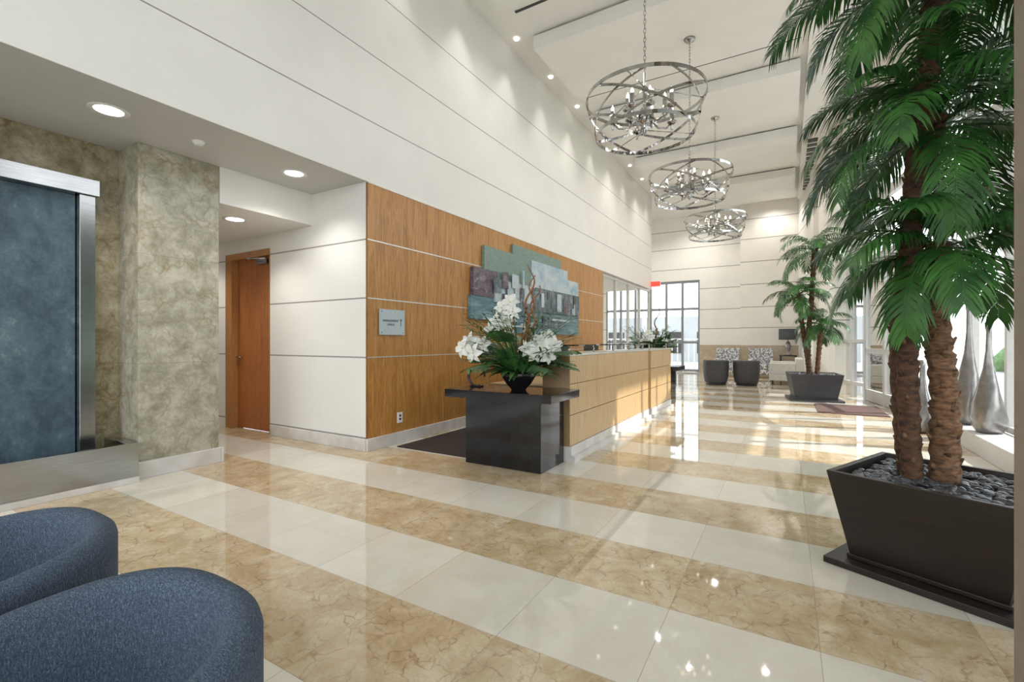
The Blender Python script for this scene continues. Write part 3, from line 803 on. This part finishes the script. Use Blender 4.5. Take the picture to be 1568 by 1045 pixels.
def trunk(m, pts, r0, r1, k):
    ln = sum((Vector(pts[i+1])-Vector(pts[i])).length for i in range(len(pts)-1))
    n = int(ln/.022); P_ = [Vector(p) for p in pts]; out = []; rad = []
    for i in range(n+1):
        t = i/n*(len(P_)-1); j = min(int(t), len(P_)-2); u = t-j
        a = P_[max(j-1, 0)]; b = P_[j]; c = P_[j+1]; d_ = P_[min(j+2, len(P_)-1)]
        q = .5*((2*b)+(-a+c)*u+(2*a-5*b+4*c-d_)*u*u+(-a+3*b-3*c+d_)*u**3)
        out.append(q); rr = r0+(r1-r0)*i/n
        rad.append(rr*(.86+.16*((i % 4)/3))*(1+.05*math.sin(i*2.7)))
    m.tube(out, rad, k, 12)
    for i in range(3, n, 1):
        a = i*2.4; r = rad[i]; pt = out[i]
        dv = Vector((math.cos(a), math.sin(a), 1.5)).normalized()
        b0 = pt+Vector((math.cos(a), math.sin(a), 0))*r*.78
        m.tube([b0, b0+dv*r*R.uniform(.5, .95)], [r*.34, r*.10], k if R.random() < .8 else 'trunk2', 4)
def palm(name, cx, cy, rot, potk, crowns, size, seed, pot):
    R.seed(seed)
    root = empty(name, (cx, cy, 0)); root.rotation_euler = (0, 0, rot)
    top, bot, hp = pot
    m = MB('planter')
    m.box(-top/2-.01, top/2+.01, -top/2-.01, top/2+.01, 0, .035, potk)
    m.box(-bot/2-.01, bot/2+.01, -bot/2-.01, bot/2+.01, .036, .059, potk)
    a, b = bot/2, top/2; t = .03; e = hp-.08
    vs = []
    for hw, z in ((a, .06), (b, hp), (b-t, hp), (b-t-.008, e)): vs += [(-hw, -hw, z), (hw, -hw, z), (hw, hw, z), (-hw, hw, z)]
    fs = []
    for l in range(3):
        for q in range(4): fs.append((l*4+q, l*4+(q+1) % 4, l*4+4+(q+1) % 4, l*4+4+q))
    fs.append((12, 13, 14, 15)); m.add(vs, fs, potk); m.obj(root, bevel=.004)
    m = MB('river_stones')
    hw = b-t-.035
    cnt = 620 if size > .9 else 120
    bm = bmesh.new()
    bmesh.ops.create_icosphere(bm, subdivisions=2, radius=1); tv = [v.co.copy() for v in bm.verts]; tf = [[v.index for v in f_.verts] for f_ in bm.faces]; bm.free()
    for i in range(cnt):
        s = R.uniform(.013, .023)*(1 if size > .9 else 1.9); x = R.uniform(-hw, hw); y = R.uniform(-hw, hw)
        mt = Matrix.Translation((x, y, e+.035+R.uniform(0, .025))) @ Matrix.Rotation(R.random()*6, 4, 'Z') @ Matrix.Rotation(R.uniform(-.5, .5), 4, 'X') @ Matrix.Diagonal((s*1.35, s, s*.6, 1))
        m.add([mt @ v for v in tv], tf, 'gravel', True)
    m.box(-hw-.01, hw+.01, -hw-.01, hw+.01, e+.001, e+.025, 'gravel')
    m.obj(root, fixn=False)
    inv = Matrix.Rotation(-rot, 3, 'Z')
    cr = Vector((.861, .509, 0))
    m = MB('trunks'); ml = MB('fronds')
    for ci, (path, r0, r1, bk, nf, fl) in enumerate(crowns):
        pts = [inv @ (cr*p[0]+Vector((-.509, .861, 0))*p[2]+Vector((0, 0, p[1]))) for p in path]
        trunk(m, pts, r0, r1, bk)
        tp = pts[-1]
        for i in range(nf):
            az = i*2.399+ci*1.1+.4; tier = i/nf
            el = 1.15-1.35*tier+R.uniform(-.1, .1)
            frond(ml, tp+Vector((0, 0, .02-.12*tier)), az, el, fl*R.uniform(.85, 1.1), 1.4+.6*R.random(), 'leaf', lmax=.34*max(fl, .75), nl=int(42+16*fl) if size > .9 else 26, wl=.0125 if size > .9 else .018)
    m.obj(root, fixn=True); ml.obj(root, fixn=False)
palm('potted_palm', .69, 3.22, -26*D2R, 'potwood', [
    ([(-.13, .40, .02), (-.15, 1.1, .03), (-.12, 1.7, .05), (-.06, 2.4, .04), (-.0, 3.2, .0)], .048, .055, 'bark', 22, .88),
    ([(-.01, .40, -.03), (.0, .9, -.02), (-.02, 1.3, 0), (.0, 1.72, .02)], .068, .052, 'trunk2', 18, .64),
    ([(-.09, .40, .10), (-.12, 1.2, .12), (-.05, 1.8, .12), (.07, 2.42, .10)], .042, .050, 'bark', 24, .80)], 1, 11, (.76, .60, .50))
palm('potted_palm', .46, 11.35, .1, 'potgrey', [
    ([(-.08, .46, 0), (-.1, 1.2, 0), (-.02, 2.2, 0), (.03, 3.1, 0)], .05, .05, 'bark', 18, .85),
    ([(.08, .46, 0), (.12, 1.0, 0), (.16, 1.55, 0)], .05, .045, 'trunk2', 15, .6),
    ([(0, .46, .08), (-.14, 1.3, .08), (-.25, 2.2, .08)], .045, .045, 'bark', 17, .75)], .5, 23, (.9, .72, .54))

# ------------------------------------------------------------------ bottle vases
def vase(x, y, z, h, s=1):
    m = MB('bottle_vase')
    prof = [(0, 0), (.10, 0), (.135, .05), (.15, .12), (.13, .25), (.085, .42), (.045, .58), (.028, .75), (.024, .92), (.034, 1.0), (.026, 1.0), (.018, .9), (0, .88)]
    n = len(prof); vs = []; fs = []; sg_ = 24
    for i in range(sg_):
        for r, zz in prof:
            a = 2*math.pi*i/sg_+zz*2.2; rr = r*(1+.10*math.cos(3*2*math.pi*i/sg_))
            vs.append((x+rr*s*math.cos(a), y+rr*s*math.sin(a), z+zz*h))
    for i in range(sg_):
        j = (i+1) % sg_
        for q in range(n-1): fs.append((i*n+q, j*n+q, j*n+q+1, i*n+q+1))
    m.add(vs, fs, 'vase', True); m.obj()
vase(1.89, 7.0, .201, 1.2); vase(1.88, 7.6, .201, 1.45); vase(1.53, 8.0, 0, .95, 1.1)
m = MB('entry_mat'); m.box(.45, 1.40, 9.3, 10.6, .001, .012, 'mat'); m.obj()

# ------------------------------------------------------------------ world, sun, camera
wd = bpy.data.worlds.new('World'); scene.world = wd; wd.use_nodes = True
nt = wd.node_tree; bg = nt.nodes['Background']
tc = N(nt, 'ShaderNodeTexCoord'); sp = N(nt, 'ShaderNodeSeparateXYZ'); L(nt, tc.outputs['Generated'], sp.inputs[0])
L(nt, ramp(nt, sp.outputs['Z'], [(.0, (.97, .98, 1)), (.35, (.90, .95, 1)), (1, (.75, .87, 1))]), bg.inputs[0])
bg.inputs[1].default_value = 2.3
s = light('sun', 'SUN', (10, 10, 12), 3.4, (1, .97, .93), angle=.012)
s.rotation_euler = Vector((.85, .32, .90)).to_track_quat('Z', 'Y').to_euler()
cam = bpy.data.cameras.new('camera'); co = bpy.data.objects.new('camera', cam); scene.collection.objects.link(co)
cam.sensor_width = 36; cam.lens = 712/1568*36; cam.clip_start = .03; cam.clip_end = 200
co.location = (0, 0, 1.2); co.rotation_euler = (90*D2R, 0, 30.6*D2R)
scene.camera = co
scene.view_settings.view_transform = 'Standard'
scene.view_settings.look = 'None'
scene.view_settings.exposure = 0.85
